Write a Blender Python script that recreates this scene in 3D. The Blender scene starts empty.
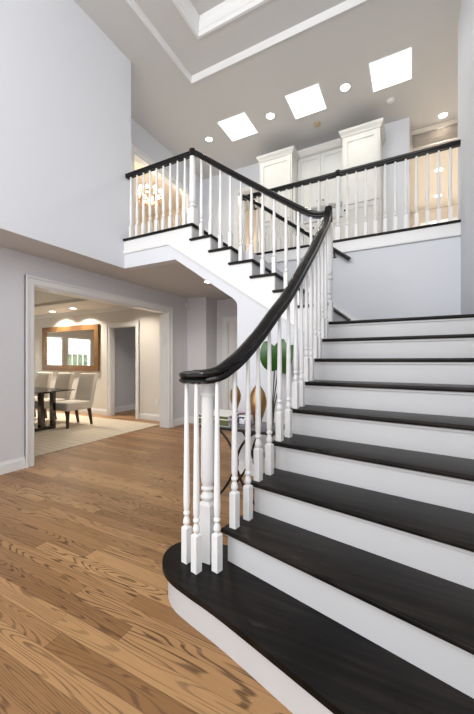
import bpy, bmesh, math, random
from mathutils import Vector, Matrix
random.seed(7)
C = bpy.context.scene.collection
S = bpy.context.scene

# ------------------------------------------------------------------ camera
YAW = math.radians(27.6)
cam_d = bpy.data.cameras.new('camera')
cam = bpy.data.objects.new('camera', cam_d); C.objects.link(cam)
cam.location = (0, 0, 1.3); cam.rotation_euler = (math.pi/2, 0, YAW)
cam_d.sensor_fit = 'HORIZONTAL'; cam_d.sensor_width = 36; cam_d.lens = 36*330/474
cam_d.shift_y = 4/474; cam_d.clip_start = 0.02
S.camera = cam

# ------------------------------------------------------------------ world, exposure, daylight
W = bpy.data.worlds.new('sky'); S.world = W; W.use_nodes = True
bg = W.node_tree.nodes['Background']
bg.inputs[0].default_value = (0.96, 0.975, 1.0, 1); bg.inputs[1].default_value = 1.15
S.view_settings.view_transform = 'Standard'; S.view_settings.look = 'None'
S.view_settings.gamma = 1; S.view_settings.use_curve_mapping = False
S.view_settings.exposure = 0.70

def area_light(name, loc, rot, sx, sy, power, col=(1, 1, 1)):
    d = bpy.data.lights.new(name, 'AREA'); d.shape = 'RECTANGLE'; d.size = sx; d.size_y = sy
    d.energy = power; d.color = col
    o = bpy.data.objects.new(name, d); C.objects.link(o); o.location = loc; o.rotation_euler = rot
    return o
SKX = (-2.824, -1.535, -0.247)
for sx in SKX:                                            # daylight coming down the three skylight shafts
    area_light('skylight_daylight', (sx, 5.446, 5.915), (0, 0, 0), 0.50, .54, 7, (.95, .98, 1))
# last light below: added fill behind the camera, no window built (the foyer is open on that side)
for wy in (4.1, 3.1):                                    # daylight falling in through the two dining windows
    area_light('window_daylight', (-12.0, wy, 3.0), (0, math.radians(-52), 0), 1.2, .9, 230, (.97, .99, 1))
area_light('entry_fill', (-1.2, -2.6, 4.3), (math.radians(97), 0, 0), 4.0, 2.4, 120, (1, .99, .97))  # unseen added light, aimed up to brighten the fascia and upper walls

# ------------------------------------------------------------------ materials
def new_mat(name):
    m = bpy.data.materials.new(name); m.use_nodes = True
    return m, m.node_tree.nodes, m.node_tree.links, m.node_tree.nodes['Principled BSDF']
def plain(name, col, rough=.5, metal=0, bump=0, bscale=200, vary=0, vscale=3, coat=0, spec=.5):
    m, N, L, P = new_mat(name)
    P.inputs['Base Color'].default_value = (*col, 1); P.inputs['Roughness'].default_value = rough
    P.inputs['Metallic'].default_value = metal; P.inputs['Coat Weight'].default_value = coat
    P.inputs['Specular IOR Level'].default_value = spec
    tc = N.new('ShaderNodeTexCoord')
    if vary:
        n = N.new('ShaderNodeTexNoise'); n.inputs['Scale'].default_value = vscale; n.inputs['Detail'].default_value = 6
        L.new(tc.outputs['Object'], n.inputs['Vector'])
        mx = N.new('ShaderNodeMix'); mx.data_type = 'RGBA'
        mx.inputs[6].default_value = (*[c*(1-vary) for c in col], 1)
        mx.inputs[7].default_value = (*[min(1, c*(1+vary)) for c in col], 1)
        L.new(n.outputs['Fac'], mx.inputs[0]); L.new(mx.outputs[2], P.inputs['Base Color'])
    if bump:
        n = N.new('ShaderNodeTexNoise'); n.inputs['Scale'].default_value = bscale; n.inputs['Detail'].default_value = 3
        L.new(tc.outputs['Object'], n.inputs['Vector'])
        b = N.new('ShaderNodeBump'); b.inputs['Strength'].default_value = bump; b.inputs['Distance'].default_value = .002
        L.new(n.outputs['Fac'], b.inputs['Height']); L.new(b.outputs['Normal'], P.inputs['Normal'])
    return m
def emit(name, col, strength):
    m, N, L, P = new_mat(name)
    P.inputs['Base Color'].default_value = (*col, 1)
    P.inputs['Emission Color'].default_value = (*col, 1); P.inputs['Emission Strength'].default_value = strength
    return m
def window_glass(name):
    m, N, L, P = new_mat(name); N.remove(P)
    t = N.new('ShaderNodeBsdfTransparent'); t.inputs[0].default_value = (.97, .99, .98, 1)
    g = N.new('ShaderNodeBsdfGlossy'); g.inputs['Roughness'].default_value = .02
    mx = N.new('ShaderNodeMixShader'); mx.inputs[0].default_value = .06
    L.new(t.outputs[0], mx.inputs[1]); L.new(g.outputs[0], mx.inputs[2])
    L.new(mx.outputs[0], N['Material Output'].inputs['Surface'])
    return m
def table_glass(name):
    m, N, L, P = new_mat(name); N.remove(P)
    t = N.new('ShaderNodeBsdfTransparent'); t.inputs[0].default_value = (.62, .72, .68, 1)
    g = N.new('ShaderNodeBsdfGlossy'); g.inputs['Roughness'].default_value = .03
    f = N.new('ShaderNodeFresnel'); f.inputs[0].default_value = 1.6
    mx = N.new('ShaderNodeMixShader')
    L.new(f.outputs[0], mx.inputs[0]); L.new(t.outputs[0], mx.inputs[1]); L.new(g.outputs[0], mx.inputs[2])
    L.new(mx.outputs[0], N['Material Output'].inputs['Surface'])
    return m

def wood_planks(name):
    """oak strip floor, boards along X; contour lines of a stretched noise give cathedral grain"""
    m, N, L, P = new_mat(name)
    tc = N.new('ShaderNodeTexCoord'); sep = N.new('ShaderNodeSeparateXYZ'); L.new(tc.outputs['Object'], sep.inputs[0])
    def math_(op, a, b=None, c=None):
        n = N.new('ShaderNodeMath'); n.operation = op
        for i, v in enumerate((a, b, c)):
            if v is None: continue
            if isinstance(v, (int, float)): n.inputs[i].default_value = v
            else: L.new(v, n.inputs[i])
        return n.outputs[0]
    def wn(a, b=None):
        cb = N.new('ShaderNodeCombineXYZ'); L.new(a, cb.inputs[0])
        if b is not None: L.new(b, cb.inputs[1])
        w = N.new('ShaderNodeTexWhiteNoise'); w.noise_dimensions = '2D'; L.new(cb.outputs[0], w.inputs['Vector'])
        return w.outputs['Value']
    PW, PL = .092, 1.3
    yw = math_('DIVIDE', sep.outputs[1], PW); row = math_('FLOOR', yw)
    xs = math_('ADD', math_('DIVIDE', sep.outputs[0], PL), math_('MULTIPLY', wn(row), 7.3))
    col = math_('FLOOR', xs); rnd = wn(row, col)
    fy = math_('FRACT', yw); fx = math_('FRACT', xs)
    cb = N.new('ShaderNodeCombineXYZ')
    L.new(math_('MULTIPLY', sep.outputs[0], .62), cb.inputs[0]); L.new(math_('MULTIPLY', sep.outputs[1], 7.5), cb.inputs[1])
    L.new(math_('MULTIPLY', rnd, 40), cb.inputs[2])
    n1 = N.new('ShaderNodeTexNoise'); n1.inputs['Scale'].default_value = 1.15; n1.inputs['Detail'].default_value = 1.6
    n1.inputs['Roughness'].default_value = .42; n1.inputs['Distortion'].default_value = .25
    L.new(cb.outputs[0], n1.inputs['Vector'])
    rings = math_('SINE', math_('MULTIPLY', n1.outputs['Fac'], 150))
    rg = N.new('ShaderNodeMapRange'); rg.inputs[1].default_value = .25; rg.inputs[2].default_value = .95
    rg.inputs[3].default_value = 0; rg.inputs[4].default_value = 1; rg.interpolation_type = 'SMOOTHSTEP'
    L.new(rings, rg.inputs[0])
    # fine pores
    cb2 = N.new('ShaderNodeCombineXYZ')
    L.new(math_('MULTIPLY', sep.outputs[0], 3.5), cb2.inputs[0]); L.new(math_('MULTIPLY', sep.outputs[1], 210), cb2.inputs[1]); L.new(rnd, cb2.inputs[2])
    n2 = N.new('ShaderNodeTexNoise'); n2.inputs['Scale'].default_value = 1; n2.inputs['Detail'].default_value = 3
    L.new(cb2.outputs[0], n2.inputs['Vector'])
    br = N.new('ShaderNodeMapRange'); br.inputs[1].default_value = .36; br.inputs[2].default_value = .56; br.inputs[3].default_value = .35; L.new(n2.outputs['Fac'], br.inputs[0])
    ramp = N.new('ShaderNodeValToRGB')                     # board to board tone
    e = ramp.color_ramp.elements; e[0].position = 0; e[0].color = (.27, .135, .052, 1); e[1].position = 1; e[1].color = (.52, .30, .132, 1)
    x = ramp.color_ramp.elements.new(.5); x.color = (.40, .22, .094, 1)
    L.new(rnd, ramp.inputs[0])
    def mix(fac, a, b, mode='MIX'):
        mx = N.new('ShaderNodeMix'); mx.data_type = 'RGBA'; mx.blend_type = mode
        for i, v in ((0, fac), (6, a), (7, b)):
            if isinstance(v, tuple): mx.inputs[i].default_value = v
            elif isinstance(v, (int, float)): mx.inputs[i].default_value = v
            else: L.new(v, mx.inputs[i])
        return mx.outputs[2]
    nb = N.new('ShaderNodeTexNoise'); nb.inputs['Scale'].default_value = 1.3; L.new(tc.outputs['Object'], nb.inputs['Vector'])
    amt = math_('MULTIPLY', math_('MULTIPLY', rg.outputs[0], br.outputs[0]), math_('MINIMUM', 1, math_('ADD', .12, math_('MULTIPLY', wn(math_('ADD', row, 31.7), col), 1.1))))
    c1 = mix(math_('MULTIPLY', amt, .9), ramp.outputs[0], (.062, .028, .012, 1))
    c2 = mix(math_('MULTIPLY', n2.outputs['Fac'], .42), c1, (.15, .075, .033, 1))
    ed = math_('MINIMUM', math_('MINIMUM', fy, math_('SUBTRACT', 1, fy)), math_('MULTIPLY', math_('MINIMUM', fx, math_('SUBTRACT', 1, fx)), PL/PW))
    gap = math_('LESS_THAN', ed, .014)
    c3 = mix(math_('MULTIPLY', gap, .5), c2, (.05, .025, .012, 1))
    L.new(c3, P.inputs['Base Color']); P.inputs['Roughness'].default_value = .36; P.inputs['Specular IOR Level'].default_value = .3
    rr = math_('ADD', .3, math_('MULTIPLY', n2.outputs['Fac'], .16)); L.new(rr, P.inputs['Roughness'])
    b = N.new('ShaderNodeBump'); b.inputs['Strength'].default_value = .25; b.inputs['Distance'].default_value = .001
    L.new(math_('SUBTRACT', 1, math_('MAXIMUM', math_('MULTIPLY', rg.outputs[0], .5), gap)), b.inputs['Height']); L.new(b.outputs[0], P.inputs['Normal'])
    return m

def ebony(name, a, b, rough=.34, sx=1.6, sy=38, wear=0, spec=.15):
    m, N, L, P = new_mat(name)
    tc = N.new('ShaderNodeTexCoord'); mp = N.new('ShaderNodeMapping')
    mp.inputs['Rotation'].default_value = (0, 0, math.radians(14)); mp.inputs['Scale'].default_value = (sx, sy, 10)
    L.new(tc.outputs['Object'], mp.inputs[0])
    n = N.new('ShaderNodeTexNoise'); n.inputs['Scale'].default_value = 1; n.inputs['Detail'].default_value = 5; n.inputs['Distortion'].default_value = .6
    L.new(mp.outputs[0], n.inputs['Vector'])
    n3 = N.new('ShaderNodeTexNoise'); n3.inputs['Scale'].default_value = 2.2; n3.inputs['Detail'].default_value = 3; L.new(tc.outputs['Object'], n3.inputs['Vector'])
    mu = N.new('ShaderNodeMath'); mu.operation = 'MULTIPLY'; L.new(n.outputs['Fac'], mu.inputs[0]); L.new(n3.outputs['Fac'], mu.inputs[1])
    r = N.new('ShaderNodeValToRGB'); e = r.color_ramp.elements
    e[0].position = .15; e[0].color = (*a, 1); e[1].position = .42; e[1].color = (*b, 1)
    L.new(mu.outputs[0], r.inputs[0])
    mp2 = N.new('ShaderNodeMapping'); mp2.inputs['Rotation'].default_value = (0, 0, math.radians(20)); mp2.inputs['Scale'].default_value = (1.6, 9, 4)
    L.new(tc.outputs['Object'], mp2.inputs[0])
    n4 = N.new('ShaderNodeTexNoise'); n4.inputs['Scale'].default_value = 1.4; n4.inputs['Detail'].default_value = 8; n4.inputs['Roughness'].default_value = .7
    L.new(mp2.outputs[0], n4.inputs['Vector'])
    r4 = N.new('ShaderNodeMapRange'); r4.inputs[1].default_value = .63; r4.inputs[2].default_value = .80; r4.inputs[4].default_value = wear
    L.new(n4.outputs['Fac'], r4.inputs[0])
    mw = N.new('ShaderNodeMix'); mw.data_type = 'RGBA'; mw.inputs[7].default_value = (.28, .23, .19, 1)
    L.new(r4.outputs[0], mw.inputs[0]); L.new(r.outputs[0], mw.inputs[6]); L.new(mw.outputs[2], P.inputs['Base Color'])
    P.inputs['Roughness'].default_value = rough; P.inputs['Specular IOR Level'].default_value = spec
    bu = N.new('ShaderNodeBump'); bu.inputs['Strength'].default_value = .18; bu.inputs['Distance'].default_value = .001
    L.new(n.outputs['Fac'], bu.inputs['Height']); L.new(bu.outputs[0], P.inputs['Normal'])
    return m
def floral(name):
    m, N, L, P = new_mat(name)
    tc = N.new('ShaderNodeTexCoord')
    v = N.new('ShaderNodeTexNoise'); v.inputs['Scale'].default_value = 9; v.inputs['Detail'].default_value = 2; L.new(tc.outputs['Object'], v.inputs['Vector'])
    r = N.new('ShaderNodeValToRGB'); r.color_ramp.interpolation = 'CONSTANT'
    e = r.color_ramp.elements; e[0].position = 0; e[0].color = (.03, .035, .12, 1); e[1].position = .43; e[1].color = (.8, .8, .82, 1)
    x = r.color_ramp.elements.new(.58); x.color = (.42, .26, .42, 1)
    L.new(v.outputs['Fac'], r.inputs[0]); L.new(r.outputs[0], P.inputs['Base Color']); P.inputs['Roughness'].default_value = .3
    return m
def rug_mat(name):
    m, N, L, P = new_mat(name)
    tc = N.new('ShaderNodeTexCoord')
    w = N.new('ShaderNodeTexWave'); w.inputs['Scale'].default_value = 2.6; w.inputs['Distortion'].default_value = 6; w.inputs['Detail'].default_value = 3
    w.bands_direction = 'Y'
    L.new(tc.outputs['Object'], w.inputs['Vector'])
    mx = N.new('ShaderNodeMix'); mx.data_type = 'RGBA'; mx.inputs[6].default_value = (.57, .49, .38, 1); mx.inputs[7].default_value = (.64, .56, .45, 1)
    L.new(w.outputs['Fac'], mx.inputs[0]); L.new(mx.outputs[2], P.inputs['Base Color']); P.inputs['Roughness'].default_value = .95
    return m

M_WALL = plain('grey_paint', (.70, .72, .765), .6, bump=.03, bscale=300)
M_WALL_SHADED = plain('grey_paint_shaded', (.66, .66, .69), .6, bump=.03, bscale=300)  # the wall paint again, darkened to hold the shade under the upper floor
M_CEIL = plain('ceiling_paint', (.61, .60, .59), .7, bump=.03, bscale=300)
M_WARM = plain('cream_paint', (.74, .67, .58), .6)
M_DIN = plain('dining_paint', (.70, .665, .62), .6)
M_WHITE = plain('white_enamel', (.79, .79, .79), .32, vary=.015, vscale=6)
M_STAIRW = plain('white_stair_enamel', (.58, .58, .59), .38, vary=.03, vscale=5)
M_CAB = plain('cabinet_enamel', (.64, .63, .60), .35)
M_FLOOR = wood_planks('oak_floor')
M_TREAD = ebony('dark_tread_wood', (.003, .0026, .0025), (.021, .016, .0135), .36, wear=.5)
M_RAIL = ebony('black_rail_wood', (.004, .0035, .0035), (.009, .0075, .007), .13, 3, 12, spec=.28)
M_IRON = plain('dark_iron', (.03, .022, .018), .45, .7)
M_GOLD = plain('antique_gold', (.50, .30, .13), .28, 1, vary=.25, vscale=14)
M_BLACK = plain('black_metal', (.012, .012, .014), .35, .5)
M_STEEL = plain('dark_chrome', (.11, .10, .10), .15, 1)
M_FAB = plain('cream_fabric', (.60, .54, .47), .9, bump=.3, bscale=600)
M_LEG = plain('espresso_leg', (.035, .012, .008), .3)
M_FRAME = plain('walnut_frame', (.17, .082, .027), .4, vary=.3, vscale=9)
M_MIRR = plain('mirror_silver', (.9, .9, .9), .015, 1)
M_GLASS = window_glass('clear_glass')
M_TGLASS = table_glass('table_glass')
M_RUG = rug_mat('beige_rug_pile')
M_OLIVE = plain('olive_cloth', (.085, .095, .03), .7)
M_PAPER = plain('page_white', (.8, .79, .76), .8)
M_FLORAL = floral('floral_print')
M_LILAC = plain('lilac_petal', (.52, .38, .52), .7)
M_LEAF = plain('glossy_leaf', (.022, .095, .009), .35, vary=.35, vscale=12)
M_STEM = plain('plant_stem', (.05, .06, .025), .6)
M_LENS = emit('lamp_lens', (1, .95, .86), 6)
M_BULB = emit('candle_bulb', (1, .88, .70), 14)
M_PLASTIC = plain('white_plastic', (.78, .78, .76), .4)
M_VENT = plain('vent_metal', (.40, .36, .33), .5)
M_BEIGE = plain('yellowed_plastic', (.46, .37, .22), .5)
M_HEDGE = plain('hedge_green', (.34, .42, .27), .8, vary=.5, vscale=7)
M_SHUT = plain('shutter_white', (.82, .82, .80), .4)
M_SLATE = plain('dark_slate', (.10, .10, .11), .25)
M_STONE = plain('light_stone', (.62, .60, .57), .3)

# ------------------------------------------------------------------ mesh helpers
def link(name, bm, mat, parent=None, smooth=30):
    me = bpy.data.meshes.new(name)
    bmesh.ops.remove_doubles(bm, verts=bm.verts, dist=1e-5)
    bmesh.ops.recalc_face_normals(bm, faces=bm.faces)
    bm.to_mesh(me); bm.free()
    me.materials.append(mat)
    if smooth:
        for p in me.polygons: p.use_smooth = True
        me.set_sharp_from_angle(angle=math.radians(smooth))
    o = bpy.data.objects.new(name, me); C.objects.link(o)
    if parent is not None:
        o.parent = parent
        pl = parent
        off = Vector((0, 0, 0))
        while pl is not None:
            off += pl.location; pl = pl.parent
        me.transform(Matrix.Translation(-off))              # meshes are written in world metres
    return o
def thing(name, label, cat, loc=(0, 0, 0), group=None):
    o = bpy.data.objects.new(name, None); C.objects.link(o); o.location = loc; o.empty_display_size = .1
    o['label'] = label; o['category'] = cat
    if group: o['group'] = group
    return o
def tag(o, label, cat, group=None):
    o['label'] = label; o['category'] = cat
    if group: o['group'] = group
    return o
def struct(o):
    o['kind'] = 'structure'; return o
def box(bm, x0, x1, y0, y1, z0, z1, bev=0, seg=2, mtx=None):
    r = bmesh.ops.create_cube(bm, size=1)
    vs = r['verts']
    for v in vs:
        v.co = Vector(((x0+x1)/2+v.co.x*(x1-x0), (y0+y1)/2+v.co.y*(y1-y0), (z0+z1)/2+v.co.z*(z1-z0)))
    if bev:
        es = list({e for v in vs for e in v.link_edges})
        rr = bmesh.ops.bevel(bm, geom=es, offset=bev, segments=seg, affect='EDGES', profile=.5)
        vs = list({v for f in rr['faces'] for v in f.verts} | {v for v in vs if v.is_valid})
    if mtx is not None: bmesh.ops.transform(bm, matrix=mtx, verts=vs)
    return vs
def BX(name, mat, parent, *a, **k):
    bm = bmesh.new(); box(bm, *a, **k); return link(name, bm, mat, parent)
def holed(bm, axis, p0, p1, u0, u1, v0, v1, holes=()):
    """slab between p0 and p1 on an axis, rectangle u,v, with rectangular holes"""
    us = sorted({u0, u1} | {min(max(h[i], u0), u1) for h in holes for i in (0, 1)})
    vs = sorted({v0, v1} | {min(max(h[i], v0), v1) for h in holes for i in (2, 3)})
    def P(p, u, v): return {'x': (p, u, v), 'y': (u, p, v), 'z': (u, v, p)}[axis]
    def full(i, j):
        if not (0 <= i < len(us)-1 and 0 <= j < len(vs)-1): return False
        a, b = (us[i]+us[i+1])/2, (vs[j]+vs[j+1])/2
        return not any(h[0] < a < h[1] and h[2] < b < h[3] for h in holes)
    def q(*pts): bm.faces.new([bm.verts.new(p) for p in pts])
    for i in range(len(us)-1):
        for j in range(len(vs)-1):
            if not full(i, j): continue
            a, b, c, d = us[i], us[i+1], vs[j], vs[j+1]
            for p in (p0, p1): q(P(p, a, c), P(p, b, c), P(p, b, d), P(p, a, d))
            if not full(i-1, j): q(P(p0, a, c), P(p1, a, c), P(p1, a, d), P(p0, a, d))
            if not full(i+1, j): q(P(p0, b, c), P(p1, b, c), P(p1, b, d), P(p0, b, d))
            if not full(i, j-1): q(P(p0, a, c), P(p1, a, c), P(p1, b, c), P(p0, b, c))
            if not full(i, j+1): q(P(p0, a, d), P(p1, a, d), P(p1, b, d), P(p0, b, d))
def SLAB(name, mat, *a, **k):
    bm = bmesh.new(); holed(bm, *a, **k); return struct(link(name, bm, mat, smooth=0))
def prism(bm, pts, axis, a, b, bev=0, seg=3):
    def P(p, t): return {'x': (t, p[0], p[1]), 'y': (p[0], t, p[1]), 'z': (p[0], p[1], t)}[axis]
    lo = [bm.verts.new(P(p, a)) for p in pts]; hi = [bm.verts.new(P(p, b)) for p in pts]
    n = len(pts); fs = [bm.faces.new(lo), bm.faces.new(hi)]
    for i in range(n): bm.faces.new((lo[i], lo[(i+1) % n], hi[(i+1) % n], hi[i]))
    if bev:
        es = list({e for f in fs for e in f.edges})
        bmesh.ops.bevel(bm, geom=es, offset=bev, segments=seg, affect='EDGES', profile=.5)
def lathe(bm, prof, c, n=12, squash=1.0, rot=0):
    rings = []
    for r, z in prof:
        rings.append([bm.verts.new((c[0]+r*math.cos(2*math.pi*k/n+rot), c[1]+r*squash*math.sin(2*math.pi*k/n+rot), c[2]+z)) for k in range(n)])
    for a, b in zip(rings, rings[1:]):
        for k in range(n): bm.faces.new((a[k], a[(k+1) % n], b[(k+1) % n], b[k]))
    bm.faces.new(rings[0]); bm.faces.new(rings[-1])
def sweep(bm, prof, path, side0=None):
    """profile (side, up) swept along a path"""
    P = [Vector(p) for p in path]; rings = []
    side = Vector(side0) if side0 else None
    for i, p in enumerate(P):
        t = (P[min(i+1, len(P)-1)]-P[max(i-1, 0)]).normalized()
        h = Vector((t.x, t.y, 0))
        if h.length > .25: side = Vector((0, 0, 1)).cross(h).normalized()*-1
        elif side is None: side = Vector((1, 0, 0))
        s = (side-t*side.dot(t)).normalized(); up = s.cross(t)
        rings.append([bm.verts.new(p+s*a+up*b) for a, b in prof])
    n = len(prof)
    for a, b in zip(rings, rings[1:]):
        for k in range(n): bm.faces.new((a[k], a[(k+1) % n], b[(k+1) % n], b[k]))
    bm.faces.new(rings[0]); bm.faces.new(rings[-1])
def tube(bm, path, r, n=8):
    sweep(bm, [(r*math.cos(2*math.pi*k/n), r*math.sin(2*math.pi*k/n)) for k in range(n)], path)
def spline(pts, sub=6):
    P = [Vector(p) for p in pts]; out = []
    for i in range(len(P)-1):
        a, b, c, d = P[max(i-1, 0)], P[i], P[i+1], P[min(i+2, len(P)-1)]
        for k in range(sub):
            t = k/sub
            out.append(.5*((2*b)+(c-a)*t+(2*a-5*b+4*c-d)*t*t+(3*b-a-3*c+d)*t**3))
    out.append(P[-1]); return out
def interp(x, xs, ys):
    if x <= xs[0]: return ys[0]
    for i in range(len(xs)-1):
        if x <= xs[i+1]: return ys[i]+(ys[i+1]-ys[i])*(x-xs[i])/(xs[i+1]-xs[i])
    return ys[-1]

# ------------------------------------------------------------------ dimensions
R = .1888; H2 = 16*R; ZC = 5.64; SOF = 2.615; XR = .555; YF = 3.40; YB = 4.85
XL = -4.15; XU = -3.58

# ------------------------------------------------------------------ structure
SLAB('floor', M_FLOOR, 'z', -.1, 0, -12, 4, -2.5, 10.2)
# two storey wall on the left and the lower wall set back under it
SLAB('wall_upper_left', M_WALL, 'x', XU-.2, XU, -1.6, YF+.13, SOF, ZC+.1)
SLAB('wall_left', M_WALL_SHADED, 'x', XL-.2, XL, -1.6, 5.68, 0, SOF, holes=[(2.46, 5.06, -.01, 2.25)])
SLAB('ceiling_soffit', M_CEIL, 'z', SOF-.004, SOF, XL-.2, XU-.0005, -1.6, YF+.13)
# passage behind the stairs
SLAB('wall_passage', M_WALL_SHADED, 'y', 5.68, 5.8, XL-.2, -3.68, 0, SOF)
SLAB('wall_recess', M_WALL_SHADED, 'x', -3.80, -3.68, 5.8, 6.1, 0, SOF)
SLAB('wall_back', M_WALL_SHADED, 'y', 6.1, 6.2, -3.80, -.6, 0, SOF, holes=[(-3.42, -2.55, -.01, 2.13)])
SLAB('wall_far_room', M_WALL, 'y', 7.4, 7.5, -4.6, -.6, 0, SOF)
# upstairs floor slab with the stair well cut out
bm = bmesh.new()
holed(bm, 'z', SOF, H2-.02, -7.6, 2.2, YF+.131, 10.2, holes=[(-2.445, XR+.2, YF, YB+.002)])
struct(link('floor_upper', bm, M_CEIL, smooth=0))
# right hand wall beside the stairs
SLAB('wall_right', M_WALL, 'x', XR, XR+.14, .2, 5.02, 0, ZC+.1)
# wall behind the landing
SLAB('wall_landing', M_WALL, 'y', YB, YB+.1, -2.45, XR, 0, H2-.17)
# main ceiling: tray recess and three skylight holes
sk = [(x-.285, x+.285, 5.145, 5.745) for x in SKX]
SLAB('ceiling', M_CEIL, 'z', ZC, ZC+.09, -4.6, 2.2, -1.6, 10.2, holes=sk+[(-3.02, 1.35, -.9, 4.24)])
SLAB('ceiling_tray_ledge', M_CEIL, 'z', ZC+.09, ZC+.17, -3.16, 1.45, -1.0, 4.34, holes=[(-2.56, .9, -.4, 3.75)])
SLAB('ceiling_tray_top', M_CEIL, 'z', ZC+.27, ZC+.33, -2.69, 1.0, -.5, 3.89)
bm = bmesh.new()
holed(bm, 'z', ZC+.17, ZC+.27, -2.69, 1.0, -.5, 3.89, holes=[(-2.56, .9, -.4, 3.75)])
struct(link('ceiling_tray_side', bm, M_CEIL, smooth=0))
def ring_trim(name, x0, x1, y0, y1, prof):
    """moulding around the inside of a recess: prof = (distance inwards, z)"""
    bm = bmesh.new(); rings = []
    for d, z in prof:
        rings.append([bm.verts.new(p) for p in ((x0+d, y0+d, z), (x1-d, y0+d, z), (x1-d, y1-d, z), (x0+d, y1-d, z))])
    n = len(prof)
    for i in range(n):
        a, b = rings[i], rings[(i+1) % n]
        for k in range(4): bm.faces.new((a[k], a[(k+1) % 4], b[(k+1) % 4], b[k]))
    return struct(link(name, bm, M_WHITE, smooth=25))
ring_trim('trim_1', -3.02, 1.35, -.9, 4.24, [(0, ZC-.012), (.01, ZC-.012), (.014, ZC+.03), (.014, ZC+.06), (.025, ZC+.089), (0, ZC+.089)])
ring_trim('trim_2', -2.56, .9, -.4, 3.75, [(-.02, ZC+.078), (.012, ZC+.078), (.018, ZC+.10), (.018, ZC+.13), (.03, ZC+.14), (.032, ZC+.17), (.05, ZC+.215), (.075, ZC+.24), (.08, ZC+.269), (0, ZC+.269), (0, ZC+.09), (-.02, ZC+.09)])

# upstairs rooms behind the railing
SLAB('wall_hall_left', M_WALL, 'x', -4.55, -4.40, YF-.6, 6.62, H2-.02, ZC, holes=[(4.4, 6.05, H2-.03, 5.06)])
SLAB('wall_bedroom_far', M_WARM, 'x', -7.5, -7.4, 3.2, 9, H2-.02, 6.1)
SLAB('wall_bedroom_back', M_WARM, 'y', 8.2, 8.3, -7.4, -4.55, H2-.02, 6.1)
SLAB('wall_bedroom_front', M_WARM, 'y', 3.2, 3.3, -7.4, -4.55, H2-.02, 6.1)
SLAB('ceiling_bedroom', M_WARM, 'z', 6.0, 6.1, -7.5, -4.5, 3.2, 9)
SLAB('wall_bedroom_side', M_WARM, 'x', -4.6, -4.55, 3.2, 8.3, ZC, 6.0)
SLAB('wall_upper_back', M_WALL, 'y', 6.62, 6.74, -4.55, .0, H2-.02, ZC, holes=[(-3.45, -2.78, H2-.03, 5.1)])
SLAB('wall_study', M_WARM, 'y', 8.6, 8.7, -4.55, .0, H2-.02, ZC)
SLAB('wall_hall_side', M_WALL, 'x', -.06, 0, 6.74, 10, H2-.02, ZC)
SLAB('wall_hall_end', M_WARM, 'y', 9.6, 9.7, 0, 2.2, H2-.02, ZC)
SLAB('wall_hall_right', M_WARM, 'x', 1.6, 1.7, 5.0, 10, H2-.02, ZC)
SLAB('wall_hall_header', M_WARM, 'y', 7.05, 7.17, 0, 1.6, 5.12, ZC)
SLAB('ceiling_hall', M_WARM, 'z', 5.12, 5.18, 0, 1.6, 7.17, 9.6)
SLAB('wall_beside_stairwell', M_WALL, 'y', 5.02, 5.12, XR, 1.6, H2-.02, ZC)

# dining room
DY = 5.55
SLAB('wall_dining_back', M_DIN, 'y', DY, DY+.12, -10.6, XL-.2, 0, 2.9, holes=[(-6.30, -5.47, -.01, 2.10)])
SLAB('wall_dining_window', M_DIN, 'x', -10.75, -10.6, .2, DY+.12, 0, 2.9, holes=[(3.74, 4.46, .55, 2.15), (2.62, 3.60, .05, 2.15)])
SLAB('wall_dining_front', M_DIN, 'y', .2, .3, -10.6, XL-.2, 0, 2.9)
SLAB('ceiling_dining', M_DIN, 'z', 2.55, 2.75, -10.6, XL-.2, .3, DY, holes=[(-9.8, -5.1, 1.0, 4.6)])
SLAB('ceiling_dining_tray', M_DIN, 'z', 2.75, 2.85, -10.6, XL-.2, .3, DY)
SLAB('wall_pantry', M_WALL_SHADED, 'x', -6.66, -6.56, DY+.12, 7.6, 0, 2.6)
SLAB('wall_pantry_back', M_WALL_SHADED, 'y', 7.6, 7.7, -6.66, -4.3, 0, 2.6)
SLAB('ceiling_pantry', M_DIN, 'z', 2.6, 2.7, -6.66, -4.35, DY+.12, 7.7)

# casings
def casing(name, axis, face, out, u0, u1, ztop, w=.1, t=.022, base=0, depth=0):
    """three sided door casing; face = plane, out = +1/-1 direction it projects"""
    bm = bmesh.new()
    a, b = sorted((face, face+out*t))
    for i, (p, q, z0, z1) in enumerate(((u0-w, u0, base, ztop+w), (u1, u1+w, base, ztop+w), (u0, u1, ztop, ztop+w))):
        if axis == 'x': box(bm, a, b, p, q, z0, z1)
        else: box(bm, p, q, a, b, z0, z1)
    # raised outer back band
    a2, b2 = sorted((face, face+out*(t+.014)))
    for p, q, z0, z1 in ((u0-w, u0-w+.03, base, ztop+w), (u1+w-.03, u1+w, base, ztop+w), (u0-w+.03, u1+w-.03, ztop+w-.03, ztop+w)):
        if axis == 'x': box(bm, a2, b2, p, q, z0, z1)
        else: box(bm, p, q, a2, b2, z0, z1)
    if depth:                                                # jamb lining
        c, d = sorted((face, face-out*depth))
        for p, q, z0, z1 in ((u0, u0+.02, base, ztop), (u1-.02, u1, base, ztop), (u0+.02, u1-.02, ztop-.02, ztop)):
            if axis == 'x': box(bm, c, d, p, q, z0, z1)
            else: box(bm, p, q, c, d, z0, z1)
    return struct(link(name, bm, M_WHITE, smooth=0))
casing('trim_3', 'x', XL, 1, 2.46, 5.06, 2.25, .1, depth=.2)
casing('trim_4', 'y', DY, -1, -6.30, -5.47, 2.10, .1, depth=.12)
casing('trim_5', 'y', 6.1, -1, -3.42, -2.55, 2.13, .1, depth=.1)
casing('trim_6', 'x', -4.40, 1, 4.4, 6.05, 5.06, .1, base=H2-.02, depth=.15)
casing('trim_7', 'y', 6.62, -1, -3.45, -2.78, 5.1, .07, base=H2-.02, depth=.12)
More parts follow.
